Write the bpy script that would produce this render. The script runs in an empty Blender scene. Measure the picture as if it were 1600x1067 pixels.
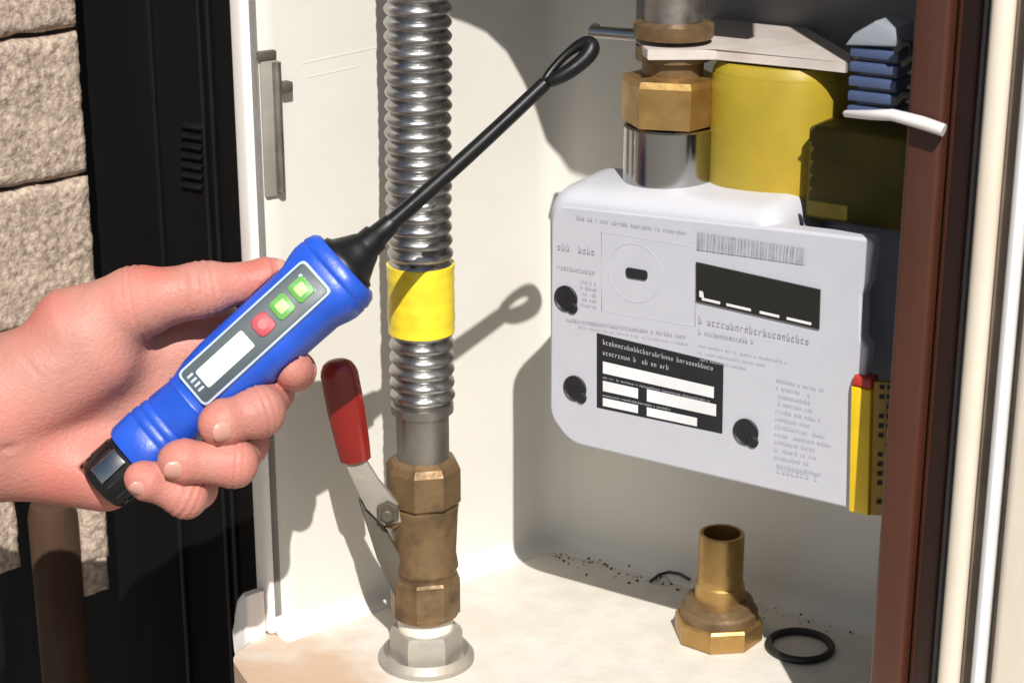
import bpy, bmesh, math, random
import numpy as np
from mathutils import Vector, Matrix, noise
random.seed(7)
SC = bpy.context.scene
COL = SC.collection
# ------------------------------------------------------------------ camera
FPX = 2990.0
PITCH = math.radians(18.7); YAW = math.radians(33.3)
CAM = Vector((0.60441508, -0.96962907, 0.52411741))
fwdh = Vector((-math.sin(YAW), math.cos(YAW), 0))
RT = Vector((math.cos(YAW), math.sin(YAW), 0))
FW = (fwdh*math.cos(PITCH) + Vector((0, 0, -math.sin(PITCH)))).normalized()
UP = RT.cross(FW)
cd = bpy.data.cameras.new('camera'); cam = bpy.data.objects.new('camera', cd); COL.objects.link(cam)
cam.location = CAM; cam.rotation_euler = (math.pi/2-PITCH, 0, YAW)
cd.sensor_width = 36; cd.lens = FPX*36/1600; cd.clip_start = 0.02; cd.clip_end = 200
cd.dof.use_dof = True; cd.dof.focus_distance = 1.0; cd.dof.aperture_fstop = 18
SC.camera = cam
# ------------------------------------------------------------------ light
SUN = Vector((-0.462, 0.535, -0.712)).normalized()      # travel direction
ELEV = math.asin(-SUN.z)
w = bpy.data.worlds.new("World"); SC.world = w; w.use_nodes = True
nt = w.node_tree; bg = nt.nodes['Background']
sky = nt.nodes.new('ShaderNodeTexSky'); sky.sky_type = 'NISHITA'; sky.sun_disc = False
sky.sun_elevation = ELEV; sky.sun_rotation = math.atan2(-SUN.x, -SUN.y)
nt.links.new(sky.outputs[0], bg.inputs[0]); bg.inputs[1].default_value = 0.05
sd = bpy.data.lights.new('sun', 'SUN'); sun = bpy.data.objects.new('sun', sd); COL.objects.link(sun)
sd.energy = 4.75; sd.angle = math.radians(0.5); sd.color = (1, .965, .915)
sun.rotation_euler = SUN.to_track_quat('-Z', 'Y').to_euler(); sun.location = (1.5, -1.5, 2.5)
SC.view_settings.view_transform = 'Standard'; SC.view_settings.look = 'None'
SC.view_settings.exposure = 0.28; SC.view_settings.gamma = 1; SC.view_settings.use_curve_mapping = False

# ------------------------------------------------------------------ helpers: survey of the place
def ray(px, py): return FW + RT*((px-800)/FPX) - UP*((py-533.5)/FPX)
def on(px, py, n, d):                                   # point where a sight line meets plane n.p = d
    r = ray(px, py); n = Vector(n); return CAM + r*((d-n.dot(CAM))/n.dot(r))
def onY(px, py, y): return on(px, py, (0, 1, 0), y)
def onZ(px, py, z=0): return on(px, py, (0, 0, 1), z)
def pr(p):
    d = Vector(p)-CAM; z = d.dot(FW); return (800+FPX*d.dot(RT)/z, 533.5-FPX*d.dot(UP)/z, z)
def zat(x, y, py):                                      # height on a vertical axis seen at row py
    lo, hi = -.3, .9
    for _ in range(50):
        m = (lo+hi)/2
        if pr((x, y, m))[1] > py: lo = m
        else: hi = m
    return lo
DR = math.radians(18.17)
WDIR = Vector((-math.sin(DR), -math.cos(DR), 0)); WN = Vector((math.cos(DR), -math.sin(DR), 0))
def wall_at(px, py):                                    # (distance from corner, height) on left wall
    p = on(px, py, WN, 0); return p.dot(WDIR), p.z
def WP(d, z, o=0): return WDIR*d + WN*o + Vector((0, 0, z))

# ------------------------------------------------------------------ helpers: objects
def root_loc(o):
    while o.parent: o = o.parent
    return o.location
def obj(name, bm, mat, parent=None, smooth=True, angle=35, label=None, kind=None):
    me = bpy.data.meshes.new(name)
    if parent is not None:
        bmesh.ops.translate(bm, verts=bm.verts, vec=-root_loc(parent))
    bmesh.ops.recalc_face_normals(bm, faces=bm.faces)
    if smooth:
        for f in bm.faces: f.smooth = True
        for e in bm.edges:
            if len(e.link_faces) == 2 and e.calc_face_angle(0) > math.radians(angle): e.smooth = False
    bm.to_mesh(me); bm.free()
    me.materials.append(mat)
    o = bpy.data.objects.new(name, me); COL.objects.link(o)
    if parent is not None: o.parent = parent
    if label: o['label'] = label
    if kind: o['kind'] = kind
    return o
def thing(name, label, cat, loc=(0, 0, 0), group=None):
    o = bpy.data.objects.new(name, None); COL.objects.link(o); o.location = loc
    o.empty_display_size = .02
    o['label'] = label; o['category'] = cat
    if group: o['group'] = group
    return o
def B(): return bmesh.new()
def box(bm, c, s, M=None, bev=0, seg=2):
    r = bmesh.ops.create_cube(bm, size=1)
    vs = r['verts']
    for v in vs: v.co = Vector((v.co.x*s[0], v.co.y*s[1], v.co.z*s[2]))
    if bev:
        es = list({e for v in vs for e in v.link_edges})
        q = bmesh.ops.bevel(bm, geom=es, offset=bev, segments=seg, profile=.5, affect='EDGES')
        vs = list({v for f in q['faces'] for v in f.verts} | {v for v in vs if v.is_valid})
    T = Matrix.Translation(Vector(c)) @ (M.to_4x4() if M is not None else Matrix())
    for v in vs: v.co = T @ v.co
    return vs
def frame(z, x=None):                                   # 3x3 with given z axis
    z = Vector(z).normalized()
    x = Vector(x) if x is not None else (Vector((1, 0, 0)) if abs(z.x) < .9 else Vector((0, 1, 0)))
    y = z.cross(x).normalized(); x = y.cross(z)
    return Matrix((x, y, z)).transposed()
def lathe(bm, o, axis, prof, seg=32, x=None, sides=None, cap=True):
    """prof: list of (h, r).  sides -> polygonal (hex...)"""
    M = frame(axis, x); o = Vector(o); n = sides or seg
    rings = []
    for h, r in prof:
        rings.append([bm.verts.new(o + M @ Vector((r*math.cos(2*math.pi*i/n), r*math.sin(2*math.pi*i/n), h))) for i in range(n)])
    for a, b in zip(rings, rings[1:]):
        for i in range(n):
            bm.faces.new((a[i], a[(i+1) % n], b[(i+1) % n], b[i]))
    if cap:
        bm.faces.new(rings[0][::-1]); bm.faces.new(rings[-1])
    return rings
def tube(bm, pts, r, seg=12, cap=True, closed=False):
    pts = [Vector(p) for p in pts]; n = len(pts)
    rr = r if isinstance(r, (list, tuple)) else [r]*n
    rings = []; prevx = None
    for i, p in enumerate(pts):
        a = pts[(i-1) % n] if (closed or i) else pts[0]; b = pts[(i+1) % n] if (closed or i < n-1) else pts[-1]
        t = (b-a).normalized()
        x = prevx if prevx is not None else (Vector((0, 0, 1)) if abs(t.z) < .9 else Vector((1, 0, 0)))
        x = (x - t*x.dot(t)).normalized(); prevx = x; y = t.cross(x)
        rings.append([bm.verts.new(p + (x*math.cos(2*math.pi*k/seg) + y*math.sin(2*math.pi*k/seg))*rr[i]) for k in range(seg)])
    for i in range(n if closed else n-1):
        a, b = rings[i], rings[(i+1) % n]
        for k in range(seg): bm.faces.new((a[k], a[(k+1) % seg], b[(k+1) % seg], b[k]))
    if cap and not closed:
        bm.faces.new(rings[0][::-1]); bm.faces.new(rings[-1])
def prism(bm, poly, ext, bev=0, seg=2):
    """closed planar polygon of 3D points extruded along vector ext"""
    vs = [bm.verts.new(Vector(p)) for p in poly]
    ws = [bm.verts.new(Vector(p)+Vector(ext)) for p in poly]
    n = len(vs)
    f0 = bm.faces.new(vs); f1 = bm.faces.new(ws[::-1])
    for i in range(n): bm.faces.new((vs[i], ws[i], ws[(i+1) % n], vs[(i+1) % n]))
    if bev:
        es = list(f0.edges)+list(f1.edges)
        bmesh.ops.bevel(bm, geom=es, offset=bev, segments=seg, profile=.5, affect='EDGES', clamp_overlap=True)
def rounded(poly, radii, seg=6):
    """2D polygon with rounded corners"""
    out = []; n = len(poly)
    for i in range(n):
        p = Vector(poly[i]).to_2d() if not isinstance(poly[i], Vector) else poly[i]
        a = Vector(poly[i-1]); b = Vector(poly[(i+1) % n]); p = Vector(poly[i])
        r = radii[i] if isinstance(radii, (list, tuple)) else radii
        if r <= 0: out.append(p); continue
        u = (a-p).normalized(); v = (b-p).normalized()
        ang = u.angle(v); L = min(r/math.tan(ang/2), .48*(a-p).length, .48*(b-p).length)
        s, e = p+u*L, p+v*L
        for k in range(seg+1):
            t = k/seg
            out.append(s*(1-t)**2 + p*2*t*(1-t) + e*t*t)
    return out
def quad(bm, pts): return bm.faces.new([bm.verts.new(Vector(p)) for p in pts])

# ------------------------------------------------------------------ materials
def mat(name, col, rough=.5, metal=0, var=.12, vscale=30, bump=0, bscale=200, col2=None, c2amt=.5, c2scale=8, c2lo=.5, c2hi=.7,
        coat=0, sss=0, spec=.5, stretch=None, voro=0, vsc=60):
    m = bpy.data.materials.new(name); m.use_nodes = True; t = m.node_tree; p = t.nodes['Principled BSDF']
    N = t.nodes.new; L = t.links.new
    tc = N('ShaderNodeTexCoord'); src = tc.outputs['Object']
    if stretch:
        mp = N('ShaderNodeMapping'); mp.inputs['Scale'].default_value = stretch; L(src, mp.inputs[0]); src = mp.outputs[0]
    def nz(s, d=4):
        n = N('ShaderNodeTexNoise'); n.inputs['Scale'].default_value = s; n.inputs['Detail'].default_value = d
        L(src, n.inputs['Vector']); return n.outputs['Fac']
    def mix(a, b, f, mode='MIX'):
        x = N('ShaderNodeMix'); x.data_type = 'RGBA'; x.blend_type = mode
        for s, k in ((a, 6), (b, 7)):
            if isinstance(s, tuple): x.inputs[k].default_value = (*s, 1)
            else: L(s, x.inputs[k])
        if isinstance(f, float): x.inputs[0].default_value = f
        else: L(f, x.inputs[0])
        return x.outputs[2]
    def ramp(s, lo, hi, amt=1.0):
        r = N('ShaderNodeMapRange'); L(s, r.inputs[0]); r.inputs[1].default_value = lo; r.inputs[2].default_value = hi
        r.inputs[3].default_value = 0; r.inputs[4].default_value = amt; return r.outputs[0]
    dark = tuple(c*(1-var) for c in col); lite = tuple(min(1, c*(1+var)) for c in col)
    c = mix(dark, lite, ramp(nz(vscale), .3, .7))
    if col2: c = mix(c, col2, ramp(nz(c2scale, 6), c2lo, c2hi, c2amt))
    h = None
    if voro:
        v = N('ShaderNodeTexVoronoi'); v.inputs['Scale'].default_value = vsc; L(src, v.inputs['Vector'])
        pit = ramp(v.outputs['Distance'], .05, .3); 
        c = mix(tuple(x*.45 for x in col), c, pit); h = pit
    L(c, p.inputs['Base Color'])
    p.inputs['Metallic'].default_value = metal
    rr = ramp(nz(vscale*1.7), .3, .7); q = N('ShaderNodeMapRange'); L(rr, q.inputs[0])
    q.inputs[3].default_value = max(0.02, rough*.8); q.inputs[4].default_value = min(1, rough*1.25); L(q.outputs[0], p.inputs['Roughness'])
    p.inputs['Specular IOR Level'].default_value = spec
    if coat: p.inputs['Coat Weight'].default_value = coat; p.inputs['Coat Roughness'].default_value = .1
    if sss:
        p.inputs['Subsurface Weight'].default_value = sss; p.inputs['Subsurface Radius'].default_value = (1, .35, .2); p.inputs['Subsurface Scale'].default_value = .004
    if bump or voro:
        b = N('ShaderNodeBump'); b.inputs['Strength'].default_value = bump or .4; b.inputs['Distance'].default_value = .002
        hn = nz(bscale, 6)
        if h is not None:
            ad = N('ShaderNodeMath'); ad.operation = 'ADD'; L(hn, ad.inputs[0]); L(h, ad.inputs[1]); hn = ad.outputs[0]
        L(hn, b.inputs['Height']); L(b.outputs[0], p.inputs['Normal'])
    return m
M = dict(
    cab=mat('cream cabinet plastic', (.67, .65, .595), .45, var=.03, vscale=14, bump=.06, bscale=260, col2=(.62, .55, .44), c2amt=.45, c2scale=11, c2lo=.56, c2hi=.78),
    tray=mat('stained cream tray', (.65, .615, .55), .5, var=.06, vscale=60, bump=.15, bscale=180, col2=(.56, .49, .40), c2amt=.5, c2scale=22, c2lo=.52, c2hi=.74),
    flange=mat('white flange', (.82, .79, .74), .4, var=.03, bump=.05),
    frame=mat('cream frame', (.72, .64, .52), .45, var=.06, col2=(.45, .36, .26), c2amt=.4, c2scale=18, bump=.08, stretch=(1, 1, .25)),
    framew=mat('white frame', (.74, .74, .74), .35, var=.03),
    dirt=mat('dark dirt', (.06, .05, .04), .9, var=.4),
    seal=mat('dark rubber seal', (.02, .018, .018), .7, bump=.1),
    groove=mat('brown grey groove', (.16, .12, .09), .7, var=.3, bump=.2),
    brown=mat('brown painted timber', (.075, .024, .013), .42, var=.22, vscale=22, bump=.15, bscale=90, stretch=(1, 1, .12), col2=(.05, .014, .009), c2amt=.6, c2scale=30),
    brick=mat('rough tan brick', (.44, .345, .27), .95, var=.35, vscale=260, bump=.6, bscale=420, col2=(.20, .15, .12), c2amt=.75, c2scale=230, c2lo=.52, c2hi=.66),
    mortar=mat('dark mortar', (.06, .045, .035), .95, bump=.6),
    black=mat('black panel', (.0045, .0042, .0042), .6, spec=.12, var=.3, vscale=9, bump=.12, bscale=60, stretch=(1, 1, .2)),
    blackgloss=mat('black plastic', (.006, .006, .0065), .36, spec=.35, var=.2, bump=.05),
    clay=mat('brown timber stake', (.05, .023, .010), .8, var=.4, bump=.4, stretch=(1, 1, .2)),
    bracket=mat('dull grey brown steel', (.10, .088, .068), .5, .3, var=.2, bump=.2, col2=(.10, .08, .06), c2amt=.6, c2scale=60),
    steel=mat('stainless steel', (.40, .39, .375), .30, 1, var=.22, vscale=60, bump=.05, bscale=500),
    dsteel=mat('dull steel', (.40, .38, .35), .42, 1, var=.18, bump=.15, bscale=200, col2=(.25, .19, .13), c2amt=.5, c2scale=50),
    chrome=mat('chrome coupling', (.42, .41, .40), .18, 1, var=.05),
    zinc=mat('pale galvanised', (.36, .335, .29), .5, .35, var=.12, bump=.2, col2=(.42, .36, .28), c2amt=.5, c2scale=60),
    brass=mat('brass', (.46, .29, .105), .42, .85, var=.15, vscale=60, bump=.12, bscale=150, col2=(.36, .19, .05), c2amt=.6, c2scale=45),
    obrass=mat('tarnished brass', (.235, .15, .072), .48, .55, var=.25, vscale=60, bump=.3, bscale=180, col2=(.085, .055, .03), c2amt=.8, c2scale=60, c2lo=.45, c2hi=.65),
    ptfe=mat('white thread tape', (.80, .75, .62), .6, bump=.3),
    tape=mat('yellow tape', (.80, .62, .03), .35, var=.1, bump=.2, bscale=90, col2=(.55, .38, .02), c2amt=.5, c2scale=60),
    yellow=mat('yellow enamel', (.39, .285, .024), .45, var=.14, vscale=25, bump=.1, bscale=120, col2=(.42, .22, .015), c2amt=.55, c2scale=22),
    olive=mat('painted shade olive', (.085, .066, .010), .6, spec=.2, var=.3, bump=.2),  # shade of the yellow can put into a dark olive
    plate=mat('pale painted plate', (.56, .50, .46), .45, var=.08, bump=.1, col2=(.42, .33, .25), c2amt=.4, c2scale=40),
    board=mat('grey board', (.16, .155, .155), .6, var=.12),
    greymet=mat('blue grey enamel', (.30, .31, .37), .4, var=.15, bump=.06),
    white=mat('meter white plastic', (.53, .53, .57), .38, var=.02, bump=.03, bscale=400),
    face=mat('meter face label', (.49, .49, .535), .42, var=.025, vscale=80),
    ink=mat('grey ink', (.31, .31, .34), .6, var=.25, vscale=300),
    inklight=mat('pale ink', (.44, .44, .48), .6, var=.1),
    inkblack=mat('black print', (.012, .012, .015), .5),
    inkwhite=mat('white print', (.72, .72, .72), .5),
    inkred=mat('red ink', (.45, .12, .10), .6), inkblue=mat('blue ink', (.18, .20, .5), .6),
    lcd=mat('dark display', (.012, .012, .010), .22, var=.2, coat=.15),
    blue=mat('blue plastic', (.014, .080, .50), .36, var=.16, vscale=45, bump=.1, bscale=350),
    pgrey=mat('dark keypad', (.055, .075, .085), .45), pline=mat('pale border', (.42, .50, .62), .5),
    lcdw=mat('pale display', (.72, .76, .80), .3, var=.03),
    green=mat('green button', (.12, .36, .07), .45), lgreen=mat('pale green icon', (.45, .68, .25), .5),
    red=mat('red button', (.46, .055, .075), .45), lred=mat('pale red icon', (.62, .18, .18), .5),
    rgrip=mat('dark red vinyl', (.21, .011, .007), .26, var=.2, vscale=40, coat=.3, bump=.08),
    tagy=mat('yellow plastic tag', (.78, .52, .015), .35), tagd=mat('shaded amber printed label', (.34, .19, .010), .22, var=.2, vscale=80),
    tagr=mat('red tag tip', (.42, .03, .02), .4),
    bluep=mat('blue plastic ribs', (.06, .085, .17), .45, var=.15), palep=mat('pale blue plastic', (.27, .29, .33), .45, var=.08),
    whitep=mat('white nylon', (.72, .68, .66), .4),
    rubber=mat('black rubber', (.013, .012, .011), .5),
    skin=mat('skin', (.51, .235, .185), .50, var=.14, vscale=32, bump=.25, bscale=420, col2=(.56, .19, .15), c2amt=.6, c2scale=32, c2lo=.45, c2hi=.68, sss=.06, spec=.3),
    nail=mat('fingernail', (.53, .265, .205), .35, var=.04, sss=.15),
    cloth=mat('navy sleeve', (.02, .022, .03), .9, bump=.4, bscale=500),
    ground=mat('paving ground', (.24, .22, .19), .9, var=.2, vscale=6, bump=.4, bscale=40),
)

def finish_skin(m):
    t = m.node_tree; p = t.nodes['Principled BSDF']; N = t.nodes.new; L = t.links.new
    a = N('ShaderNodeAttribute'); a.attribute_name = 'blood'
    src = p.inputs['Base Color'].links[0].from_socket
    mu = N('ShaderNodeMath'); mu.operation = 'MULTIPLY'; mu.inputs[1].default_value = .7; L(a.outputs['Fac'], mu.inputs[0])
    x = N('ShaderNodeMix'); x.data_type = 'RGBA'; L(mu.outputs[0], x.inputs[0]); L(src, x.inputs[6]); x.inputs[7].default_value = (.46, .125, .095, 1)
    L(x.outputs[2], p.inputs['Base Color'])
    tc = N('ShaderNodeTexCoord'); v = N('ShaderNodeTexVoronoi'); v.feature = 'DISTANCE_TO_EDGE'; v.inputs['Scale'].default_value = 420
    wv = N('ShaderNodeTexNoise'); wv.inputs['Scale'].default_value = 120; ad = N('ShaderNodeVectorMath'); ad.operation = 'MULTIPLY_ADD'
    ad.inputs[1].default_value = (.006, .006, .006); L(tc.outputs['Object'], wv.inputs['Vector']); L(wv.outputs['Color'], ad.inputs[0]); L(tc.outputs['Object'], ad.inputs[2]); L(ad.outputs[0], v.inputs['Vector'])
    b = N('ShaderNodeBump'); b.inputs['Strength'].default_value = .19; b.inputs['Distance'].default_value = .0012; L(v.outputs['Distance'], b.inputs['Height'])
    old = p.inputs['Normal'].links[0].from_node; L(old.outputs[0], b.inputs['Normal']); L(b.outputs[0], p.inputs['Normal'])
finish_skin(M['skin'])
def stain_near(m, col, c, r):                                    # a rust stain with a shape of its own on the tray
    t = m.node_tree; p = t.nodes['Principled BSDF']; N = t.nodes.new; L = t.links.new
    src = p.inputs['Base Color'].links[0].from_socket
    tc = N('ShaderNodeTexCoord'); d = N('ShaderNodeVectorMath'); d.operation = 'DISTANCE'; d.inputs[1].default_value = c; L(tc.outputs['Object'], d.inputs[0])
    n = N('ShaderNodeTexNoise'); n.inputs['Scale'].default_value = 38; n.inputs['Detail'].default_value = 8; L(tc.outputs['Object'], n.inputs['Vector'])
    a = N('ShaderNodeMath'); a.operation = 'MULTIPLY_ADD'; a.inputs[1].default_value = r*1.6; L(n.outputs['Fac'], a.inputs[0]); L(d.outputs['Value'], a.inputs[2])
    k = N('ShaderNodeMapRange'); k.inputs[1].default_value = r*1.25; k.inputs[2].default_value = r*1.95; k.inputs[3].default_value = .85; k.inputs[4].default_value = 0; L(a.outputs[0], k.inputs[0])
    x = N('ShaderNodeMix'); x.data_type = 'RGBA'; L(k.outputs[0], x.inputs[0]); L(src, x.inputs[6]); x.inputs[7].default_value = (*col, 1)
    L(x.outputs[2], p.inputs['Base Color'])
stain_near(M['tray'], (.50, .33, .21), (-.03, -.235, .03), .055)
stain_near(M['tray'], (.55, .42, .30), (.10, -.20, .03), .03)
# ------------------------------------------------------------------ setting
bm = B(); 
bmesh.ops.create_grid(bm, x_segments=1, y_segments=1, size=60, matrix=Matrix.Translation((0, -20, -.75)))
g = obj('ground', bm, M['ground'], kind='structure')
# house wall behind and above the cabinet, with an opening for it
bm = B()
for c, s in (((.0, .30, .2), (6, .2, 1.9)),): box(bm, c, s)
hw = thing('house_wall', 'dark rear wall that the meter cabinet is set against', 'wall', (0, .3, -.75)); obj('wall_core', bm, M['mortar'], hw)

# ---- meter cabinet
cab = thing('meter_cabinet', 'open cream meter cabinet holding the hose, valve and white meter', 'cabinet', (0, 0, -.03))
Hc = .62; LW = .212; XR = .352; rc = .022; rf = .012
path = [WP(LW, 0), Vector((0, 0, 0)), Vector((XR, 0, 0)), Vector((XR+.01, -.185, 0))]
def planpath(inset):
    """inner plan outline moved inward"""
    l0 = WP(LW, 0, inset); 
    # corner: intersection of shifted left wall and y=-inset
    t = (-inset-(WN*inset).y)/WDIR.y; c0 = WN*inset + WDIR*t
    c1 = Vector((XR-inset, -inset, 0)); e = Vector((XR+.01-inset, -.185, 0))
    pts = [l0]
    for k in range(1, 12): pts.append(l0.lerp(c0, k/12*.88))
    for p, a, b in ((c0, l0, c1), (c1, c0, e)):
        u = (a-p).normalized(); v = (b-p).normalized(); L = max(rc-inset*.5, .006)/math.tan(u.angle(v)/2)
        s, q = p+u*L, p+v*L
        for k in range(9):
            t = k/8; pts.append(s*(1-t)**2+p*2*t*(1-t)+q*t*t)
    pts.append(e); return pts
bm = B(); rings = []
levels = [(rf*(1-math.cos(a)), rf*(1-math.sin(a))) for a in [math.pi/2*k/6 for k in range(7)]]
levels = [(z, i) for z, i in levels] + [(.05+.57*k/12, 0) for k in range(13)]
for z, i in levels:
    rings.append([bm.verts.new(p+Vector((0, 0, z))) for p in planpath(i)])
for a, b in zip(rings, rings[1:]):
    for k in range(len(a)-1): bm.faces.new((a[k], a[k+1], b[k+1], b[k]))
sh = obj('shell', bm, M['cab'], cab, angle=60)
sm = sh.modifiers.new('thickness', 'SOLIDIFY'); sm.thickness = .006; sm.offset = -1
# make sure the thickness grows away from the inside
nrm = sh.data.polygons[len(sh.data.polygons)//2].normal
cen = sh.data.polygons[len(sh.data.polygons)//2].center
if nrm.dot(Vector((.15, -.1, .3))-(cen+cab.location)) < 0: sm.offset = 1
# tray (floor) with rounded front left lip
bm = B()
poly = rounded([(-.078, -.207), (-.069, -.238), (-.020, -.268), (.04, -.300), (.40, -.300), (.40, .008), (-.004, .008)], [.0, .02, .03, .03, .02, .005, .005])
prism(bm, [Vector((p[0], p[1], 0)) for p in poly], (0, 0, -.03), bev=.007, seg=3)
obj('base_tray', bm, M['tray'], cab)
# left flange: front edge of the left wall
bm = B()
Mw = Matrix((WN, -WDIR, Vector((0, 0, 1)))).transposed()
box(bm, WP(LW-.002, .31, -.0075), (.015, .012, .62), Mw, bev=.0035, seg=3)
obj('front_flange', bm, M['flange'], cab)
# rounded floor lip below flange
bm = B()
prism(bm, [WP(LW+.004, 0, o)+Vector((0, 0, z)) for o, z in ((-.002, .030), (-.009, .029), (-.0145, .023), (-.0185, .012), (-.0195, 0), (-.0185, -.012), (-.016, -.03), (-.002, -.03))], WDIR*.014, bev=.0035, seg=3)
obj('flange_foot', bm, M['flange'], cab)
# unseen head of the opening, lower edge shaped to cast the curved shadow; roof
bm = B()
hp = [(-.10, .66), (-.10, .515), (.055, .505), (.082, .514), (.096, .525), (.112, .536), (.129, .542), (.143, .539), (.154, .533), (.163, .522), (.174, .52), (.182, .514), (.20, .512), (.268, .512), (.285, .575), (.40, .575), (.40, .66)]
prism(bm, [Vector((x, -.2, z)) for x, z in hp], (0, .008, 0))
obj('shadow_head', bm, M['cab'], cab)
bm = B(); box(bm, (.15, -.095, .645), (.52, .22, .012)); obj('roof_panel', bm, M['cab'], cab)
# hinge
d0, z0 = wall_at(428, 305); d1, z1 = wall_at(414, 92)
dm = (d0+d1)/2
bm = B(); box(bm, WP(dm, (z0+z1)/2, .001), (.003, .010, z1-z0), Mw, bev=.0008)
h = obj('hinge', bm, M['zinc'], cab)
bm = B(); lathe(bm, WP(dm-.004, z0+.002, .003), (0, 0, 1), [(0, .0026), (z1-z0-.004, .0026)], 12); obj('hinge_pin', bm, M['dsteel'], h)
bm = B(); box(bm, WP(dm+.001, z1+.002, .0015), (.004, .011, .005), Mw, bev=.001)
box(bm, WP(dm-.009, z1-.016, .003), (.006, .007, .006), Mw, bev=.001); obj('hinge_clip', bm, M['bracket'], h)
# hairline moulding seams on the left wall
bm = B()
for (a, b) in (((470, 100), (600, 72)), ((478, 122), (560, 104))):
    (da, za), (db, zb) = wall_at(*a), wall_at(*b)
    c = (WP(da, za)+WP(db, zb))/2; dv = (WP(db, zb)-WP(da, za)); box(bm, c, (.0003, dv.length, .0007), frame(WN.cross(dv), WN))
obj('moulding_seam', bm, M['cab'], cab, kind='stuff')

# ---- right hand white frame and brown post
fr = thing('door_frame', 'cream and white cabinet door frame at the right edge', 'frame', (.36, -.2, -.2))
def strip(name, m, x0, x1, y0, y1, bev=.002, z0=-.25, z1=.75):
    bm = B(); box(bm, ((x0+x1)/2, (y0+y1)/2, (z0+z1)/2), (x1-x0, y1-y0, z1-z0), bev=bev, seg=3); return obj(name, bm, m, fr)
XP = lambda px, y: onY(px, 533, y).x
yF = -.205
strip('inner_seal', M['seal'], .3315, XP(1522, yF)-.0005, -.200, -.12)
strip('frame_bead', M['frame'], XP(1503, yF), XP(1538, yF), yF, -.16, .004)
strip('frame_groove', M['groove'], XP(1538, yF)+.0005, XP(1562, yF), yF+.004, -.16, .001)
strip('frame_lip', M['framew'], XP(1562, yF)+.0005, XP(1585, yF), yF-.004, -.16, .003)
strip('seal', M['groove'], XP(1585, yF)+.0005, XP(1597, yF), yF+.002, -.16, .001)
strip('outer_frame', M['frame'], XP(1597, yF)+.0005, .48, yF-.006, -.16, .004)

po = thing('brown_post', 'dark reddish brown post standing in front of the meter', 'post', (.305, -.18, -.2))
yP = -.186
xa, xb, xc = XP(1393, yP), XP(1448, yP), XP(1470, yP)
bm = B(); box(bm, ((xa+xb)/2, yP+.009, .25), (xb-xa, .018, 1.0), bev=.0025, seg=3); obj('post_face', bm, M['brown'], po)
bm = B(); box(bm, ((xb+xc)/2+.0035, yP+.016, .25), (xc-xb+.007-.001, .022, 1.0), bev=.003, seg=3); obj('post_rebate', bm, M['brown'], po)

# ---- brick reveal at the left
bdir = Vector((.21, .977, 0)).normalized(); bn = Vector((bdir.y, -bdir.x, 0))
bref = CAM + ray(140, 200)*1.19; bd = bn.dot(bref)
bw = thing('brick_wall', 'rough tan brick wall on the left behind the hand', 'wall', (bref.x, bref.y, -.75))
def bpt(px, py): p = on(px, py, bn, bd); return (p-bref).dot(bdir), p.z
def brick_mesh(s0, s1, z0, z1, seed, th=.04):
    bm = B(); ns = max(3, int((s1-s0)/.0019)); nz_ = max(3, int((z1-z0)/.0019)); V = []
    for j in range(nz_+1):
        row = []
        for i in range(ns+1):
            s = s0+(s1-s0)*i/ns; z = z0+(z1-z0)*j/nz_
            e = min(i, ns-i, j, nz_-j)
            off = noise.fractal(Vector((s*210+seed, z*210, seed)), 1, 2, 3)*.0011 + noise.noise(Vector((s*60, z*60+seed, 3)))*.0011
            if e == 0: off -= .005
            elif e == 1: off -= .0016
            elif e == 2: off -= .0005
            js = noise.noise(Vector((z*60, seed, 1)))*.0015 if i in (0, ns) else 0
            jz = noise.noise(Vector((s*60, seed, 9)))*.0018 if j in (0, nz_) else 0
            row.append(bm.verts.new(bref.xy.to_3d()+bdir*(s+js)+bn*off+Vector((0, 0, z+jz))))
        V.append(row)
    for j in range(nz_):
        for i in range(ns): bm.faces.new((V[j][i], V[j][i+1], V[j+1][i+1], V[j+1][i]))
    bd_ = [e for e in bm.edges if len(e.link_faces) == 1]
    r = bmesh.ops.extrude_edge_only(bm, edges=bd_)
    bmesh.ops.translate(bm, verts=[v for v in r['geom'] if isinstance(v, bmesh.types.BMVert)], vec=-bn*th)
    return bm
sR = bpt(140, 170)[0]-.001
zr = [bpt(70, y)[1] for y in (55, 288, 520)]
pitch = zr[0]-zr[1]; gap = .0026
rows = [(zr[0]+pitch*k) for k in (2, 1, 0, -1)]
for k, zt in enumerate(rows):
    s_off = .16 if k % 2 else .09
    a = sR + noise.noise(Vector((k*3.1, 0, 0)))*.002
    edges = [a, a-s_off, a-s_off-.215]
    for b_, c_ in zip(edges[1:], edges):
        obj('brick', brick_mesh(b_+gap/2, c_-gap/2, zt-pitch+gap/2, zt-gap/2, k*7.3+c_*50), M['brick'], bw, angle=60)
zb = rows[-1]-pitch
bm = B()
box(bm, bref.xy.to_3d()+bdir*(sR-.30)-bn*.030+Vector((0, 0, (zb+rows[0])/2)), (.04, .598, rows[0]-zb-.004), Matrix((bn, bdir, Vector((0, 0, 1)))).transposed())
obj('mortar', bm, M['mortar'], bw)
# cut stubs of the course under the hand
for (x0, y0, x1, y1, sd_) in ((-60, 770, 38, 888, 1.), (127, 770, 176, 872, 2.), (130, 875, 176, 922, 3.)):
    a0, t0 = bpt(x0, y0); a1, t1 = bpt(x1, y1)
    obj('brick', brick_mesh(a0, a1, t1, zb-.002 if y0 < 800 else t0-.002, sd_*11, .02), M['brick'], bw, angle=60)

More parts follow.
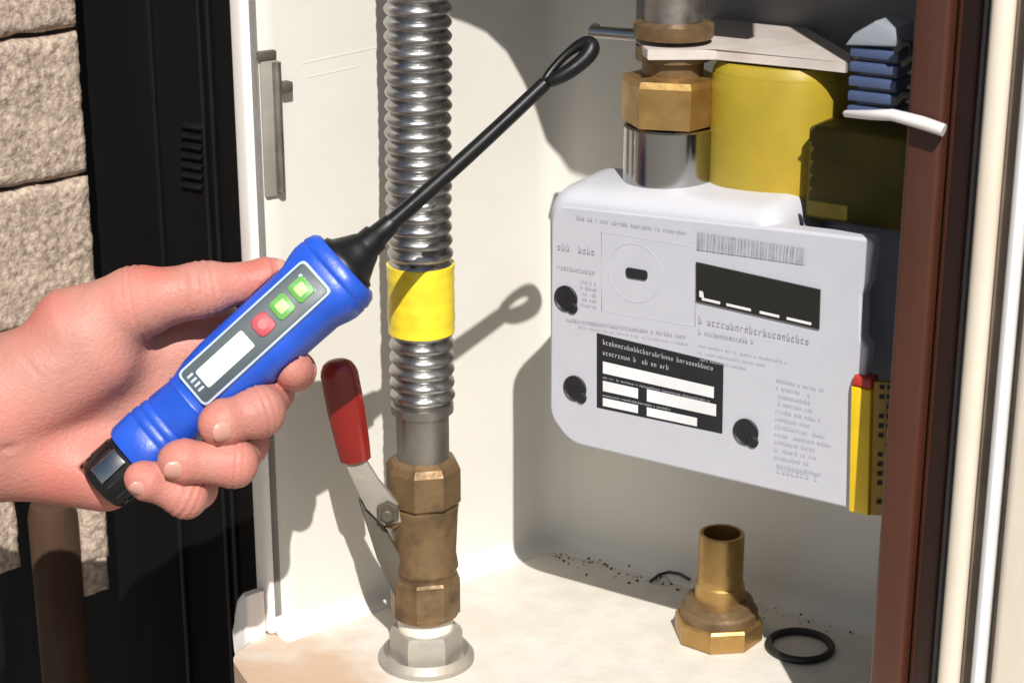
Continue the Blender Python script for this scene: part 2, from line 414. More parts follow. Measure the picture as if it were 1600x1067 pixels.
# ---- black panel filling the gap between bricks and cabinet
bp = thing('black_panel', 'tall black panel with small louvres between bricks and cream cabinet', 'panel', (-.2, -.17, -.75))
bm = B()
yB = -.10
pA = onY(100, 500, yB); 
box(bm, (-.30, yB+.01, .0), (.46, .02, 1.5), bev=.002); obj('sheet', bm, M['black'], bp)
for k in range(7):
    c = onY(303, 196+k*15.5, yB); bm = B()
    box(bm, (c.x, c.y-.001, c.z), (.017, .005, .0022), Matrix.Rotation(.5, 3, 'X'), bev=.0004); obj('louvre', bm, M['blackgloss'], bp)
for px in (265, 338, 352):
    c = onY(px, 500, yB); bm = B(); box(bm, (c.x, yB-.0015, .0), (.003, .003, 1.49), bev=.001); obj('rib', bm, M['blackgloss'], bp)
# round stake standing between the brick stubs
c = on(80, 778, bn, bd-.012)
bm = B(); tube(bm, [Vector((c.x, c.y, -.74)), Vector((c.x, c.y, c.z-.20)), Vector((c.x, c.y, c.z-.012)), Vector((c.x, c.y, c.z-.004)), Vector((c.x, c.y, c.z))], [.017, .016, .0155, .0135, .006], 24)
for v in bm.verts: v.co += Vector((noise.noise(v.co*40), noise.noise(v.co*40+Vector((3, 1, 7))), 0))*.0016
o = obj('stake', bm, M['clay']); o['label'] = 'dark brown round stake standing between the two brick stubs below the wrist'; o['category'] = 'stake'

# ------------------------------------------------------------------ hose and valve
hx, hy = onZ(666, 1028)[:2]
ZH = lambda py: zat(hx, hy, py)
PX = 1.075/FPX
def lean(bm):
    z0 = ZH(715)
    for v in bm.verts: v.co += fwdh*max(0, v.co.z-z0)*.065
    return bm
hose = thing('flexible_hose', 'ribbed stainless steel gas hose with a yellow tape band', 'hose', (hx, hy, ZH(715)))
zt, zb_ = .62, ZH(628)
bm = B(); prof = []; pitch_ = .0072; n = int((zt-zb_)/pitch_)
for i in range(n):
    for k in range(8):
        a = k/8
        r = .0153+.0026*(0.5-.5*math.cos(2*math.pi*a))**.5
        prof.append((zb_+(i+a)*pitch_, r))
wob = lambda z: Vector((.0012*math.sin(z*11), .001*math.cos(z*9), 0))
rings = lathe(bm, (hx, hy, 0), (0, 0, 1), prof, 40)
for v in bm.verts: v.co += Vector((noise.noise(Vector((v.co.z*9, 0, 1))), noise.noise(Vector((v.co.z*9, 5, 1))), 0))*.0012+(v.co-Vector((hx, hy, v.co.z)))*noise.noise(v.co*90)*.03
lean(bm)
obj('corrugated_tube', bm, M['steel'], hose, angle=75)
bm = B(); za, zz = ZH(522), ZH(416)
lathe(bm, (hx, hy, 0), (0, 0, 1), [(za, .0165), (za+.0004, .0180), (za+(zz-za)*.3, .0184), (za+(zz-za)*.6, .0180), (zz-.0004, .0183), (zz, .0165)], 64); tv = [f for f in bm.verts]
bmesh.ops.subdivide_edges(bm, edges=[e for e in bm.edges if abs((e.verts[0].co-e.verts[1].co).z) > .004], cuts=9)
for v in bm.verts: v.co += (v.co-Vector((hx, hy, v.co.z))).normalized()*(noise.noise(Vector((v.co.x*55, v.co.y*55, v.co.z*170)))*.0003+.0001*math.sin(v.co.z*870))
lean(bm)
tp = obj('tape_band', bm, M['tape'], hose)
bm = B(); lathe(bm, (hx, hy, 0), (0, 0, 1), [(ZH(642), .0150), (ZH(641), .0172), (ZH(629), .0172), (ZH(627), .0150)], 40); obj('end_collar', bm, M['dsteel'], hose)
bm = B(); lathe(bm, (hx, hy, 0), (0, 0, 1), [(ZH(718), .0146), (ZH(641), .0146)], 40); obj('sleeve', bm, M['dsteel'], hose)

val = thing('gas_valve', 'tarnished brass gas valve with red lever under the steel hose', 'valve', (hx, hy, 0))
bm = B(); lathe(bm, (hx, hy, 0), (0, 0, 1), [(ZH(782), .0195), (ZH(778), .0212), (ZH(728), .0212), (ZH(718), .019), (ZH(712), .0155)], sides=8, x=(.924, .383, 0)); obj('union_nut', bm, M['obrass'], val, angle=20)
bm = B(); lathe(bm, (hx, hy, 0), (0, 0, 1), [(ZH(962), .0145), (ZH(955), .0188), (ZH(912), .0192), (ZH(900), .0178), (ZH(890), .0175), (ZH(882), .0190), (ZH(862), .0178), (ZH(800), .0190), (ZH(786), .0196), (ZH(783), .0175)], 36)
bm2 = bm
lathe(bm, (hx, hy, 0), (0, 0, 1), [(ZH(953), .0190), (ZH(950), .0203), (ZH(898), .0203), (ZH(894), .0190)], sides=8, x=(.924, .383, 0))
obj('valve_body', bm, M['obrass'], val, angle=25)
bm = B(); lathe(bm, (hx, hy, 0), (0, 0, 1), [(ZH(990), .0150), (ZH(985), .0162), (ZH(968), .0158), (ZH(957), .0150)], 32); obj('thread_tape', bm, M['ptfe'], val)
bm = B(); lathe(bm, (hx, hy, 0), (0, 0, 1), [(ZH(1032), .0205), (ZH(1028), .0212), (ZH(985), .0208), (ZH(978), .0196), (ZH(976), .0150)], sides=6, x=(.8, .6, 0)); obj('locknut', bm, M['zinc'], val, angle=20)
bm = B(); lathe(bm, (hx, hy, 0), (0, 0, 1), [(.0, .0275), (.003, .0275), (.007, .0245), (ZH(1022), .0215)], 40); obj('base_flange', bm, M['zinc'], val)
# lever: stem on the left of the body, cranked steel arm, red grip
AX = Vector((hx, hy, 0))
ldir = (-RT+Vector((0.0, -.15, 0))).normalized()                     # out to the left, a little forward
def lv(px, py, fwd=0.0):                                        # point in upright plane through the valve axis
    return on(px, py, fwdh, fwdh.dot(AX)-fwd)
lever = obj('lever_arm', (lambda b: (prism(b, [lv(533, 705, .012), lv(560, 692, .012), lv(590, 748, .012), lv(622, 782, .012), lv(628, 812, .012), lv(600, 818, .012), lv(572, 790, .012), lv(548, 738, .012)], -fwdh*.0035, bev=.0008), b)[1])(B()), M['zinc'], val)
bm = B(); prism(bm, [lv(560, 775, .008), lv(590, 800, .008), lv(640, 890, .008), lv(648, 950, .008), lv(622, 938, .008), lv(590, 868, .008)], -fwdh*.004, bev=.0008); obj('stop_bracket', bm, M['bracket'], val)
bm = B(); lathe(bm, lv(632, 800, .0), lv(604, 800, .012)-lv(632, 800, .0), [(0, .009), (.012, .009), (.0125, .007), (.017, .007)], 20); obj('stem', bm, M['obrass'], val)
bm = B(); c = lv(606, 800, .0165); lathe(bm, c+fwdh*.004, -fwdh, [(0, .0068), (.0055, .0068), (.0065, .006)], sides=6, x=(0, 0, 1)); lathe(bm, c, -fwdh, [(0, .0034), (.006, .0034), (.0066, .0028)], 14); obj('pivot_nut', bm, M['bracket'], val, angle=20)
gt, gb = lv(530, 584, .015), lv(556, 716, .012)
bm = B(); ax = (gb-gt); L_ = ax.length; axn = ax.normalized()
fr_ = frame(axn, RT)
prof = [(-.0085, .0015), (-.0078, .005), (-.006, .0078), (-.003, .0095), (0, .0103), (L_*.4, .0104), (L_*.8, .0094), (L_, .0085), (L_+.001, .007)]
rings = lathe(bm, gt, axn, prof, 28, x=RT)
for v in bm.verts:                                              # flattened section
    q = v.co-gt; d_ = q.dot(fwdh); v.co -= fwdh*d_*.38
obj('grip', bm, M['rgrip'], lever)

# ------------------------------------------------------------------ meter
YM = -.15
FP = lambda px, py, o=0.0: onY(px, py, YM)+Vector((0, -o, 0))
meter = thing('gas_meter', 'white gas meter with dark display and black label, mounted in the cabinet', 'meter', (.19, -.1, .14))
def face2(p): q = onY(p[0], p[1], YM); return Vector((q.x, q.z))
def offset(poly, d):
    out = []; n = len(poly)
    for i in range(n):
        a, b = poly[(i-1) % n], poly[(i+1) % n]; t = (b-a)
        if t.length < 1e-9: out.append(poly[i]); continue
        t.normalize(); out.append(poly[i]+Vector((t.y, -t.x))*d)
    return out
pl = [face2(p) for p in ((860, 318), (1248, 360), (1366, 374), (1357, 440), (1347, 462), (1346, 528), (1356, 545), (1333, 797), (890, 693), (858, 650))]
pl = rounded(pl, [.012, .004, .004, .004, .005, .005, .004, .004, .019, .016], 8)
area = sum(pl[i-1].x*pl[i].y-pl[i].x*pl[i-1].y for i in range(len(pl)))
sg = 1 if area > 0 else -1
def loft_face(bm, poly, steps, capfirst=True, caplast=True):
    rings = []
    for off, y in steps:
        rings.append([bm.verts.new((p.x, y, p.y)) for p in offset(poly, off*sg)])
    n = len(poly)
    for a, b in zip(rings, rings[1:]):
        for i in range(n): bm.faces.new((a[i], a[(i+1) % n], b[(i+1) % n], b[i]))
    if capfirst: bm.faces.new(rings[0])
    if caplast: bm.faces.new(rings[-1][::-1])
bm = B()
loft_face(bm, pl, [(-.0016, YM), (-.0008, YM+.0004), (-.0002, YM+.0012), (0, YM+.003), (.0, YM+.009)])
obj('face_plate', bm, M['face'], meter, angle=8)
hp_ = [face2(p) for p in ((847, 292), (1204, 332), (1220, 420), (1215, 735), (890, 690), (849, 648))]
hp_ = rounded(hp_, [.020, .012, .004, .004, .019, .016], 8)
bm = B(); loft_face(bm, hp_, [(-.0075, YM+.0005), (-.0055, YM+.0012), (-.0032, YM+.003), (-.0012, YM+.006), (.0002, YM+.010), (.0012, YM+.016), (.0024, YM+.045), (.0012, YM+.051), (-.004, YM+.056)])
obj('housing', bm, M['white'], meter, angle=50)
# grey metal body behind
bm = B(); box(bm, (.229, -.069, .205), (.190, .064, .145), bev=.008, seg=3); body = obj('metal_body', bm, M['greymet'], meter)
# print, display, screws on the face
def fquad(bm, pts, o): quad(bm, [FP(x, y, o) for x, y in pts])
def strokes(bm, a, b, h, o=.0004, dens=.62, gw=None):
    """a row of illegible small print between two photo points"""
    a = Vector(a); b = Vector(b); L = (b-a).length; d = (b-a)/L; x = 0; gw = gw or h*.62; up = Vector((.04, -1))
    while x < L-gw:
        if random.random() < .13: x += gw*.9; continue
        p = a+d*x
        kind = random.random(); t = gw*.17; xh = h*.62
        def st(x0, y0, x1, y1):
            q = [p+d*x0+up*y0, p+d*x1+up*y0, p+d*x1+up*y1, p+d*x0+up*y1]; fquad(bm, q, o)
        hh = h if kind < .22 else xh
        st(0, 0, t, hh)
        if kind < .75: st(gw*.62-t, 0, gw*.62, xh)
        if kind > .35: st(t, xh-t, gw*.62, xh)
        if kind < .55 or kind > .85: st(t, 0, gw*.6, t)
        x += gw
def part(name, bm, m, parent=meter, **k): return obj(name, bm, m, parent, smooth=False, **k)
O = .0003
bm = B(); strokes(bm, (902, 343), (1078, 368), 7); strokes(bm, (872, 390), (938, 400), 11); strokes(bm, (872, 420), (938, 431), 8)
for k in range(5): strokes(bm, (908, 442+k*9), (936, 447+k*9), 6)
strokes(bm, (1092, 505), (1272, 540), 12); strokes(bm, (1092, 522), (1180, 538), 8)
strokes(bm, (885, 502), (1082, 530), 7)
part('printed_text', bm, M['ink'], kind='stuff')
bm = B()
for k in range(12): 
    L_ = random.uniform(50, 88); strokes(bm, (1214-k*.4, 596+k*12), (1214+L_, 596+k*12+L_*.22), 7)
strokes(bm, (1215, 738), (1282, 752), 12)
for k in range(3): strokes(bm, (1092, 541+k*11), (1230-k*30, 568+k*11-k*6), 5)
strokes(bm, (905, 512), (1080, 540), 5)
part('printed_text', bm, M['inklight'], kind='stuff')
# barcode
bm = B(); A0, A1, A2, A3 = [Vector(p) for p in ((1091, 362), (1260, 388), (1258, 414), (1090, 390))]
fquad(bm, [A0, A1, A2, A3], O); part('barcode_ground', bm, M['inklight'])
bm = B(); x = 0
while x < .98:
    w_ = random.choice((.008, .008, .016, .024)); fquad(bm, [A0.lerp(A1, x), A0.lerp(A1, x+w_), A3.lerp(A2, x+w_), A3.lerp(A2, x)], O*2); x += w_+random.choice((.01, .016, .022))
part('barcode', bm, M['ink'], kind='stuff')
# black form label with white fields
T0, T1, T2, T3 = [Vector(p) for p in ((933, 520), (1131, 568), (1129, 677), (933, 636))]
def tq(u, v): return T0.lerp(T1, u).lerp(T3.lerp(T2, u), v)
def tquad(bm, u0, v0, u1, v1, o): fquad(bm, [tq(u0, v0), tq(u1, v0), tq(u1, v1), tq(u0, v1)], o)
bm = B(); tquad(bm, 0, 0, 1, 1, O); lab = part('form_label', bm, M['inkblack'])
for q in ((.05, .36, .93, .52), (.05, .62, .33, .76), (.40, .60, .95, .77), (.05, .85, .33, .96), (.40, .85, .80, .97)):
    bm = B(); tquad(bm, *q, O*2); part('blank_field', bm, M['inkwhite'], lab)
bm = B()
for v in (.13, .27): strokes(bm, tq(.05, v), tq(.93 if v < .2 else .6, v), 8, O*2)
strokes(bm, tq(.05, .59), tq(.9, .59), 4, O*2); strokes(bm, tq(.05, .83), tq(.6, .83), 4, O*2)
part('printed_text', bm, M['inklight'], lab, kind='stuff')
# display
bm = B(); prism(bm, [FP(x, y) for x, y in ((1089, 409), (1283, 452), (1281, 514), (1089, 470))], (0, -.0012, 0), bev=.0003); disp = part('display', bm, M['lcd'])
bm = B()
D0, D1, D2, D3 = [Vector(p) for p in ((1089, 409), (1283, 452), (1281, 514), (1089, 470))]
def dq(u, v): return D0.lerp(D1, u).lerp(D3.lerp(D2, u), v)
for u0, u1 in ((.05, .2), (.25, .45), (.52, .68), (.74, .94)):
    fquad(bm, [dq(u0, .86), dq(u1, .86), dq(u1, .93), dq(u0, .93)], .0015)
fquad(bm, [dq(.03, .70), dq(.06, .70), dq(.07, .86), dq(.03, .86)], .0015)
part('printed_text', bm, M['inkwhite'], disp, kind='stuff')
# optical port: embossed ring and square, black slot
bm = B(); pts = []
c = face2((992, 427))
ring = [Vector((c.x+.0155*math.cos(a), YM-.0001, c.y+.0155*math.sin(a))) for a in [2*math.pi*k/48 for k in range(48)]]
tube(bm, ring, .00014, 6, closed=True); obj('port_ring', bm, M['face'], meter)
bm = B(); tube(bm, [FP(*p) for p in ((940, 362), (1086, 386), (1086, 510), (940, 486))], .00018, 6, closed=True); obj('port_surround', bm, M['face'], meter)
bm = B(); prism(bm, [Vector((p.x, YM, p.y)) for p in rounded([face2(q) for q in ((978, 417), (1012, 423), (1012, 438), (980, 433))], .002)], (0, -.0008, 0)); part('port_slot', bm, M['inkblack'])
for px, py in ((885, 466), (899, 606), (1166, 674)):
    c = face2((px, py)); bm = B()
    lathe(bm, (c.x, YM+.0012, c.y), (0, -1, 0), [(0, .0070), (.0022, .0070), (.0025, .0066), (.0019, .0060), (.0018, .0005)], 20)
    s_ = obj('screw', bm, M['inkblack'], meter)
    bm = B(); box(bm, (c.x, YM-.0008, c.y), (.0085, .0006, .0014), Matrix.Rotation(random.random(), 3, 'Y')); obj('screw_slot', bm, M['rubber'], s_)
    bm = B(); lathe(bm, (c.x+.004, YM+.001, c.y-.0045), (0, -1, 0), [(0, .0032), (.0020, .0032), (.0023, .0028)], 12); obj('seal_dot', bm, M['inkblack'], s_)

# ------------------------------------------------------------------ pipework over the meter
YI = -.11
ux = (onY(975, 190, YI).x+onY(1125, 190, YI).x)/2
ZI = lambda py: zat(ux, YI, py)
pI = pr((ux, YI, .3))[2]/FPX
inl = thing('inlet_pipe', 'steel pipe and brass union nut dropping into the top of the meter', 'pipe', (ux, YI, ZI(290)))
bm = B(); lathe(bm, (ux, YI, 0), (0, 0, 1), [(.265, 74*pI), (ZI(196), 74*pI), (ZI(193), 71*pI)], 48); obj('coupling', bm, M['chrome'], inl)
bm = B(); lathe(bm, (ux, YI, 0), (0, 0, 1), [(ZI(193), 66*pI), (ZI(190), 78*pI), (ZI(128), 80*pI), (ZI(118), 76*pI), (ZI(114), 50*pI)], sides=6, x=(.94, .34, 0)); obj('union_nut', bm, M['brass'], inl, angle=20)
bm = B(); lathe(bm, (ux, YI, 0), (0, 0, 1), [(ZI(118), 48*pI), (ZI(95), 48*pI), (ZI(92), 58*pI), (ZI(70), 58*pI)], 32); obj('thread_collar', bm, M['obrass'], inl)
bm = B(); lathe(bm, (ux, YI, 0), (0, 0, 1), [(ZI(58), 60*pI), (ZI(52), 62*pI), (ZI(36), 62*pI), (ZI(32), 50*pI)], 32); obj('top_nut', bm, M['obrass'], inl)
bm = B(); lathe(bm, (ux, YI, 0), (0, 0, 1), [(ZI(60), 46*pI), (.60, 46*pI)], 36); obj('riser', bm, M['dsteel'], inl)
# bracket plate
zB = ZI(66)
br = thing('bracket_plate', 'pale painted steel bracket plate clamped above the yellow regulator', 'bracket', (ux, YI, zB))
bp_ = [onZ(x, y, zB) for x, y in ((992, 62), (1012, 78), (1120, 76), (1326, 98), (1332, 84), (1232, 26), (1112, 26), (1098, 44), (1000, 44))]
bm = B(); prism(bm, bp_, (0, 0, -.0055), bev=.0012); obj('plate', bm, M['plate'], br)
bm = B(); pa, pb = onZ(925, 50, zB), onZ(1000, 56, zB); tube(bm, [pa+Vector((-.004, .01, 0)), pa, pb], [.003, .0032, .0034], 14); obj('pin', bm, M['chrome'], br)
# yellow regulator
yx = (onY(1122, 190, -.085).x+onY(1330, 190, -.085).x)/2; yr = (onY(1330, 190, -.085).x-onY(1122, 190, -.085).x)/2*.95
zy0, zy1 = .272, zB-.007
def boxy(bm, n=2.6):
    for v in bm.verts:
        d = v.co-Vector((yx, -.085, v.co.z)); r = d.length
        if r > 1e-6:
            c, q = abs(d.x)/r, abs(d.y)/r; v.co += d*(1/((c**n+q**n)**(1/n))-1)
reg = thing('gas_regulator', 'yellow enamelled rounded can below the pale bracket plate', 'regulator', (yx, -.085, zy0))
bm = B(); lathe(bm, (yx, -.085, 0), (0, 0, 1), [(zy0+.004, yr*.97), (zy0+.010, yr), (zy1-.010, yr), (zy1-.006, yr*.98)], 56); boxy(bm); obj('can', bm, M['yellow'], reg)
bm = B(); lathe(bm, (yx, -.085, 0), (0, 0, 1), [(zy0, yr*1.0), (zy0+.001, yr*1.04), (zy0+.0045, yr*1.04), (zy0+.0055, yr*.98)], 56); boxy(bm); obj('bottom_rim', bm, M['yellow'], reg)
bm = B(); lathe(bm, (yx, -.085, 0), (0, 0, 1), [(zy1-.006, yr*.97), (zy1-.0045, yr*.97), (zy1, yr*.9)], 56); boxy(bm); obj('top_rim', bm, M['yellow'], reg)
bm = B(); ca, cb = onY(1262, 212, -.125), onY(1425, 300, -.125)  # added block: painted shade right of the can, also shadows it
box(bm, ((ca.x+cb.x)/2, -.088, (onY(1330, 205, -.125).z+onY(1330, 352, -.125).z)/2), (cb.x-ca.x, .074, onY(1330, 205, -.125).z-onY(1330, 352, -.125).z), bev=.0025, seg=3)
o = obj('shade_block', bm, M['olive']); o['label'] = 'dark olive block added as shade between yellow regulator and brown post'; o['category'] = 'shade block'
# grey back plate over the top, in the shade
bm = B(); box(bm, (.19, -.022, .40), (.24, .020, .115), bev=.004); o = obj('mounting_board', bm, M['board']); o['label'] = 'grey metal board on the back wall above the bracket plate'; o['category'] = 'board'
# blue ribbed seal hanging by the post
sx = onY(1372, 110, -.16)
seal = thing('seal_block', 'blue and white ribbed plastic seal hanging beside the brown post', 'seal', (sx.x, sx.y, sx.z-.03))
ps = lambda py: onY(1372, py, -.16).z
xl, xr = onY(1334, 110, -.16).x, onY(1410, 110, -.16).x
bm = B(); box(bm, ((xl+xr)/2, -.153, (ps(60)+ps(188))/2), (xr-xl-.004, .014, ps(60)-ps(188)), bev=.002); obj('core', bm, M['palep'], seal)
for k in range(5):
    z = ps(82+k*23); bm = B(); box(bm, ((xl+xr)/2, -.156, z), (xr-xl, .020, .0046), bev=.001); obj('rib', bm, M['bluep'], seal)
bm = B(); prism(bm, [Vector((x, -.168, z)) for x, z in ((xl-.002, ps(72)), (xr+.002, ps(66)), (xr-.002, ps(38)), ((xl+xr)/2, ps(30)), (xl+.002, ps(52)))], (0, .026, 0), bev=.0015); obj('cap', bm, M['palep'], seal)
for y0 in (75, 155):
    a = onY(1400, y0+6, -.17); b = onY(1424, y0-6, -.172); c = onY(1428, y0+14, -.176)
    bm = B(); tube(bm, [a, a.lerp(b, .5)+Vector((0, 0, .002)), b, c, onY(1412, y0+26, -.174)], .0018, 10); obj('hook', bm, M['rubber'], seal)
# white nylon tie lying across the post
bm = B(); tube(bm, [onY(1322, 178, -.172), onY(1360, 180, -.188), onY(1395, 180, -.1905), onY(1440, 192, -.1915), onY(1475, 204, -.1915)], [.0016, .0022, .0026, .0029, .0028], 12)
o = obj('cable_tie', bm, M['whitep']); o['label'] = 'white nylon tie strapped across the upper brown post'; o['category'] = 'cable tie'
# yellow tag at the meter's lower right corner
tg = thing('yellow_tag', 'yellow plastic tag with red top on lower right corner of meter', 'tag', tuple(FP(1350, 790)))
q0, q1 = FP(1334, 600, .004), FP(1330, 795, .004); xe = FP(1364, 700).x-FP(1332, 700).x
bm = B(); prism(bm, [q0, q1, q1+Vector((xe, 0, 0)), q0+Vector((xe, 0, 0))], (0, .010, 0), bev=.0015); obj('spine', bm, M['tagy'], tg)
q2 = FP(1338, 584, .004); bm = B(); prism(bm, [q2, q0+Vector((0, 0, .0004)), q0+Vector((xe, 0, .0004)), q2+Vector((xe*.9, 0, 0))], (0, .010, 0), bev=.0015); obj('red_tip', bm, M['tagr'], tg)
e0 = q0+Vector((xe+.0004, .002, .004)); e1 = q1+Vector((xe+.0004, .002, 0)); wv = Vector((.020, .010, 0))
bm = B(); prism(bm, [e0, e1, e1+wv, e0+wv], (-.001, .003, 0), bev=.0004); lb = obj('label_card', bm, M['tagd'], tg)  # printed card; shade of the tag's side put into its darker amber
bm = B()
for k in range(13):
    t = (k+.7)/14; c = e0.lerp(e1, t)
    for j in range(5):
        if random.random() < .8:
            s0 = .12+j*.16; a = c+wv*s0+Vector((.0002, -.0004, 0)); b = c+wv*(s0+.11)+Vector((.0002, -.0004, 0)); quad(bm, [a, b, b+Vector((0, 0, .0022)), a+Vector((0, 0, .0022))])
part('printed_text', bm, M['inkblack'], lb, kind='stuff')

# ------------------------------------------------------------------ fitting, ring and debris on the tray
fx, fy = onZ(1122, 992)[:2]
pS = pr((fx, fy, 0))[2]/FPX
ZS = lambda py: zat(fx, fy, py)
fit = thing('brass_fitting', 'brass pipe stub with flanged nut standing on the tray', 'fitting', (fx, fy, 0))
bm = B(); lathe(bm, (fx, fy, 0), (0, 0, 1), [(0, 66*pS), (.001, 69*pS), (.012, 69*pS), (.0135, 66*pS)], sides=8, x=(.95, .3, 0)); obj('base_nut', bm, M['brass'], fit, angle=20)
bm = B(); lathe(bm, (fx, fy, 0), (0, 0, 1), [(.0135, 60*pS), (.018, 60*pS), (.0195, 55*pS), (.024, 52*pS), (.0255, 40*pS)], 36); obj('collar', bm, M['obrass'], fit)
zt_ = ZS(832); ro, ri = 35*pS, 29*pS
bm = B(); lathe(bm, (fx, fy, 0), (0, 0, 1), [(.0255, 39*pS), (.034, 38*pS), (.035, ro), (zt_-.001, ro), (zt_, ro-.0005), (zt_, ri), (zt_-.03, ri), (zt_-.0305, .0005)], 36); obj('stub', bm, M['brass'], fit)
bm = B(); c = onZ(1250, 1013); tube(bm, [c+Vector((.0180*math.cos(a), .0180*math.sin(a), .0021)) for a in [2*math.pi*k/48 for k in range(48)]], .0022, 12, closed=True)
o = obj('rubber_ring', bm, M['rubber']); o['label'] = 'black rubber sealing ring lying on the shaded tray beside the brass fitting'; o['category'] = 'ring'
bm = B(); pts = [onZ(x, y, z) for x, y, z in ((1078, 905, .003), (1062, 896, .004), (1045, 893, .003), (1030, 897, .002), (1016, 908, .0015))]
tube(bm, pts, .0009, 8); o = obj('wire_offcut', bm, M['rubber']); o['label'] = 'thin dark bent wire offcut lying behind the brass fitting'; o['category'] = 'wire'
bm = B()
for k in range(150):
    x = random.uniform(860, 1330); y = 862+(x-880)*.235+abs(random.gauss(0, 13))
    p = onZ(x, y, .0004); q = random.choice((.0004, .0005, .0006, .0008, .0013)); box(bm, p, [q*random.uniform(.6, 1.4), q*random.uniform(.6, 1.4), q*.8], Matrix.Rotation(random.random()*3, 3, 'Z'))
for x, y in ((978, 874), (984, 884), (1000, 880), (1006, 876), (990, 871), (1012, 884)):
    box(bm, onZ(x, y, .0008), (random.uniform(.001, .003), .0011, .0012), Matrix.Rotation(random.random()*3, 3, 'Z'))
obj('debris', bm, M['dirt'], kind='stuff')['label'] = 'dark crumbs of dirt along the back of the tray'

# ------------------------------------------------------------------ leak detector and hand share one held frame
DT = .943; K = DT/FPX
def LP(u, v, w_=0): return CAM + FW*DT + RT*((u-800)*K) + UP*((533.5-v)*K) - FW*(w_*K)
A_ = Vector((.7395, -.6732)); Nn = Vector((.6732, .7395)); T0_ = Vector((163, 757))
ROLL = math.radians(-13)
def TP(t, s, w_, roll=ROLL):
    c, sn = math.cos(roll), math.sin(roll)
    s2 = s*c+w_*sn; w2 = -s*sn+w_*c
    p = T0_+A_*t+Nn*s2
    return LP(p.x, p.y, w2)
def tool_loft(bm, prof, n=44, ex=2.8, cap=True):
    rings = []
    for t, a, b in prof:
        r = []
        for k in range(n):
            an = 2*math.pi*k/n; c, s = math.cos(an), math.sin(an)
            r.append(bm.verts.new(TP(t, a*math.copysign(abs(c)**(2/ex), c), b*math.copysign(abs(s)**(2/ex), s))))
        rings.append(r)
    for a, b in zip(rings, rings[1:]):
        for k in range(n): bm.faces.new((a[k], a[(k+1) % n], b[(k+1) % n], b[k]))
    if cap: bm.faces.new(rings[0][::-1]); bm.faces.new(rings[-1])
det = thing('gas_leak_detector', 'blue handheld gas leak detector with long black probe', 'detector', tuple(TP(0, 0, 0)))
BODY = [(62, 44, 44), (64, 50, 48), (72, 54, 50), (106, 55, 50), (110, 53, 48), (114, 54.5, 49.5), (122, 54, 49), (126, 51.5, 47), (130, 53, 48.5), (138, 52, 48), (142, 49.5, 45.5), (146, 51.5, 47), (186, 49, 46), (190, 51.5, 48), (194, 49.5, 47), (204, 52, 49), (225, 57, 51), (260, 60, 52), (400, 61, 52), (436, 62, 52), (454, 68, 53), (468, 71, 54), (483, 70.6, 54.5), (486, 69, 53), (489, 70.3, 54.6), (492, 70, 55), (505, 66, 53), (511, 59, 49)]
bm = B(); tool_loft(bm, BODY); obj('body', bm, M['blue'], det, angle=40)
bm = B(); tool_loft(bm, [(-8, 20, 20), (-6, 40, 38), (0, 46, 43), (30, 48, 45), (61, 47, 44)], ex=2.3); cp = obj('end_cap', bm, M['blackgloss'], det, angle=50)
bm = B(); quadm = [TP(8, -18, 44.5), TP(58, -18, 45.5), TP(58, 12, 46.5), TP(8, 12, 45.5)]
prism(bm, quadm, -FW*(4*K), bev=.0006); obj('metal_clip', bm, M['chrome'], cp)
bm = B()
for k in range(9): 
    an = math.pi*(-.1+1.2*k/8)
    bm2_ = TP(30, 48*math.cos(an), 46*math.sin(an)); box(bm, bm2_, (.0012, .0012, 44*K), frame((LP(*(T0_+A_*30))-LP(*T0_)), FW))
obj('grip_ribs', bm, M['blackgloss'], cp, kind='stuff')
bm = B(); tool_loft(bm, [(510, 52, 44), (517, 51, 43), (521, 44, 38), (540, 33, 30), (552, 27, 25), (556, 24, 22), (574, 23, 21), (577, 18.5, 18), (606, 16, 15.5), (612, 13, 13)], ex=2.1); obj('nose_cone', bm, M['blackgloss'], det, angle=50)
# probe rod: tilts slightly from the body axis
p0 = Vector(T0_+A_*600); p1 = Vector((852, 128))
bm = B(); tube(bm, [LP(p0.x+(p1.x-p0.x)*k/10, p0.y+(p1.y-p0.y)*k/10+3*math.sin(k/10*math.pi), -2*k) for k in range(11)], [13.5*K-.2*K*k for k in range(11)], 16); pb = obj('probe', bm, M['blackgloss'], det)
c0 = Vector((888, 96)); pd = Vector((.77, -.64)).normalized(); pn = Vector((.64, .77))
ringp = []
for k in range(40):
    an = 2*math.pi*k/40; L_ = 46*math.cos(an); wd = 12.0*math.sin(an)*(1.0+.3*math.cos(an))
    q = c0+pd*L_+pn*wd; ringp.append(LP(q.x, q.y, -22+5*math.sin(an)))
bm = B(); tube(bm, ringp, [(7+5.5*max(0, math.sin(2*math.pi*k/40))+5.5*max(0, math.cos(2*math.pi*k/40))**2)*K for k in range(40)], 12, closed=True)
obj('sensor_tip', bm, M['blackgloss'], pb)
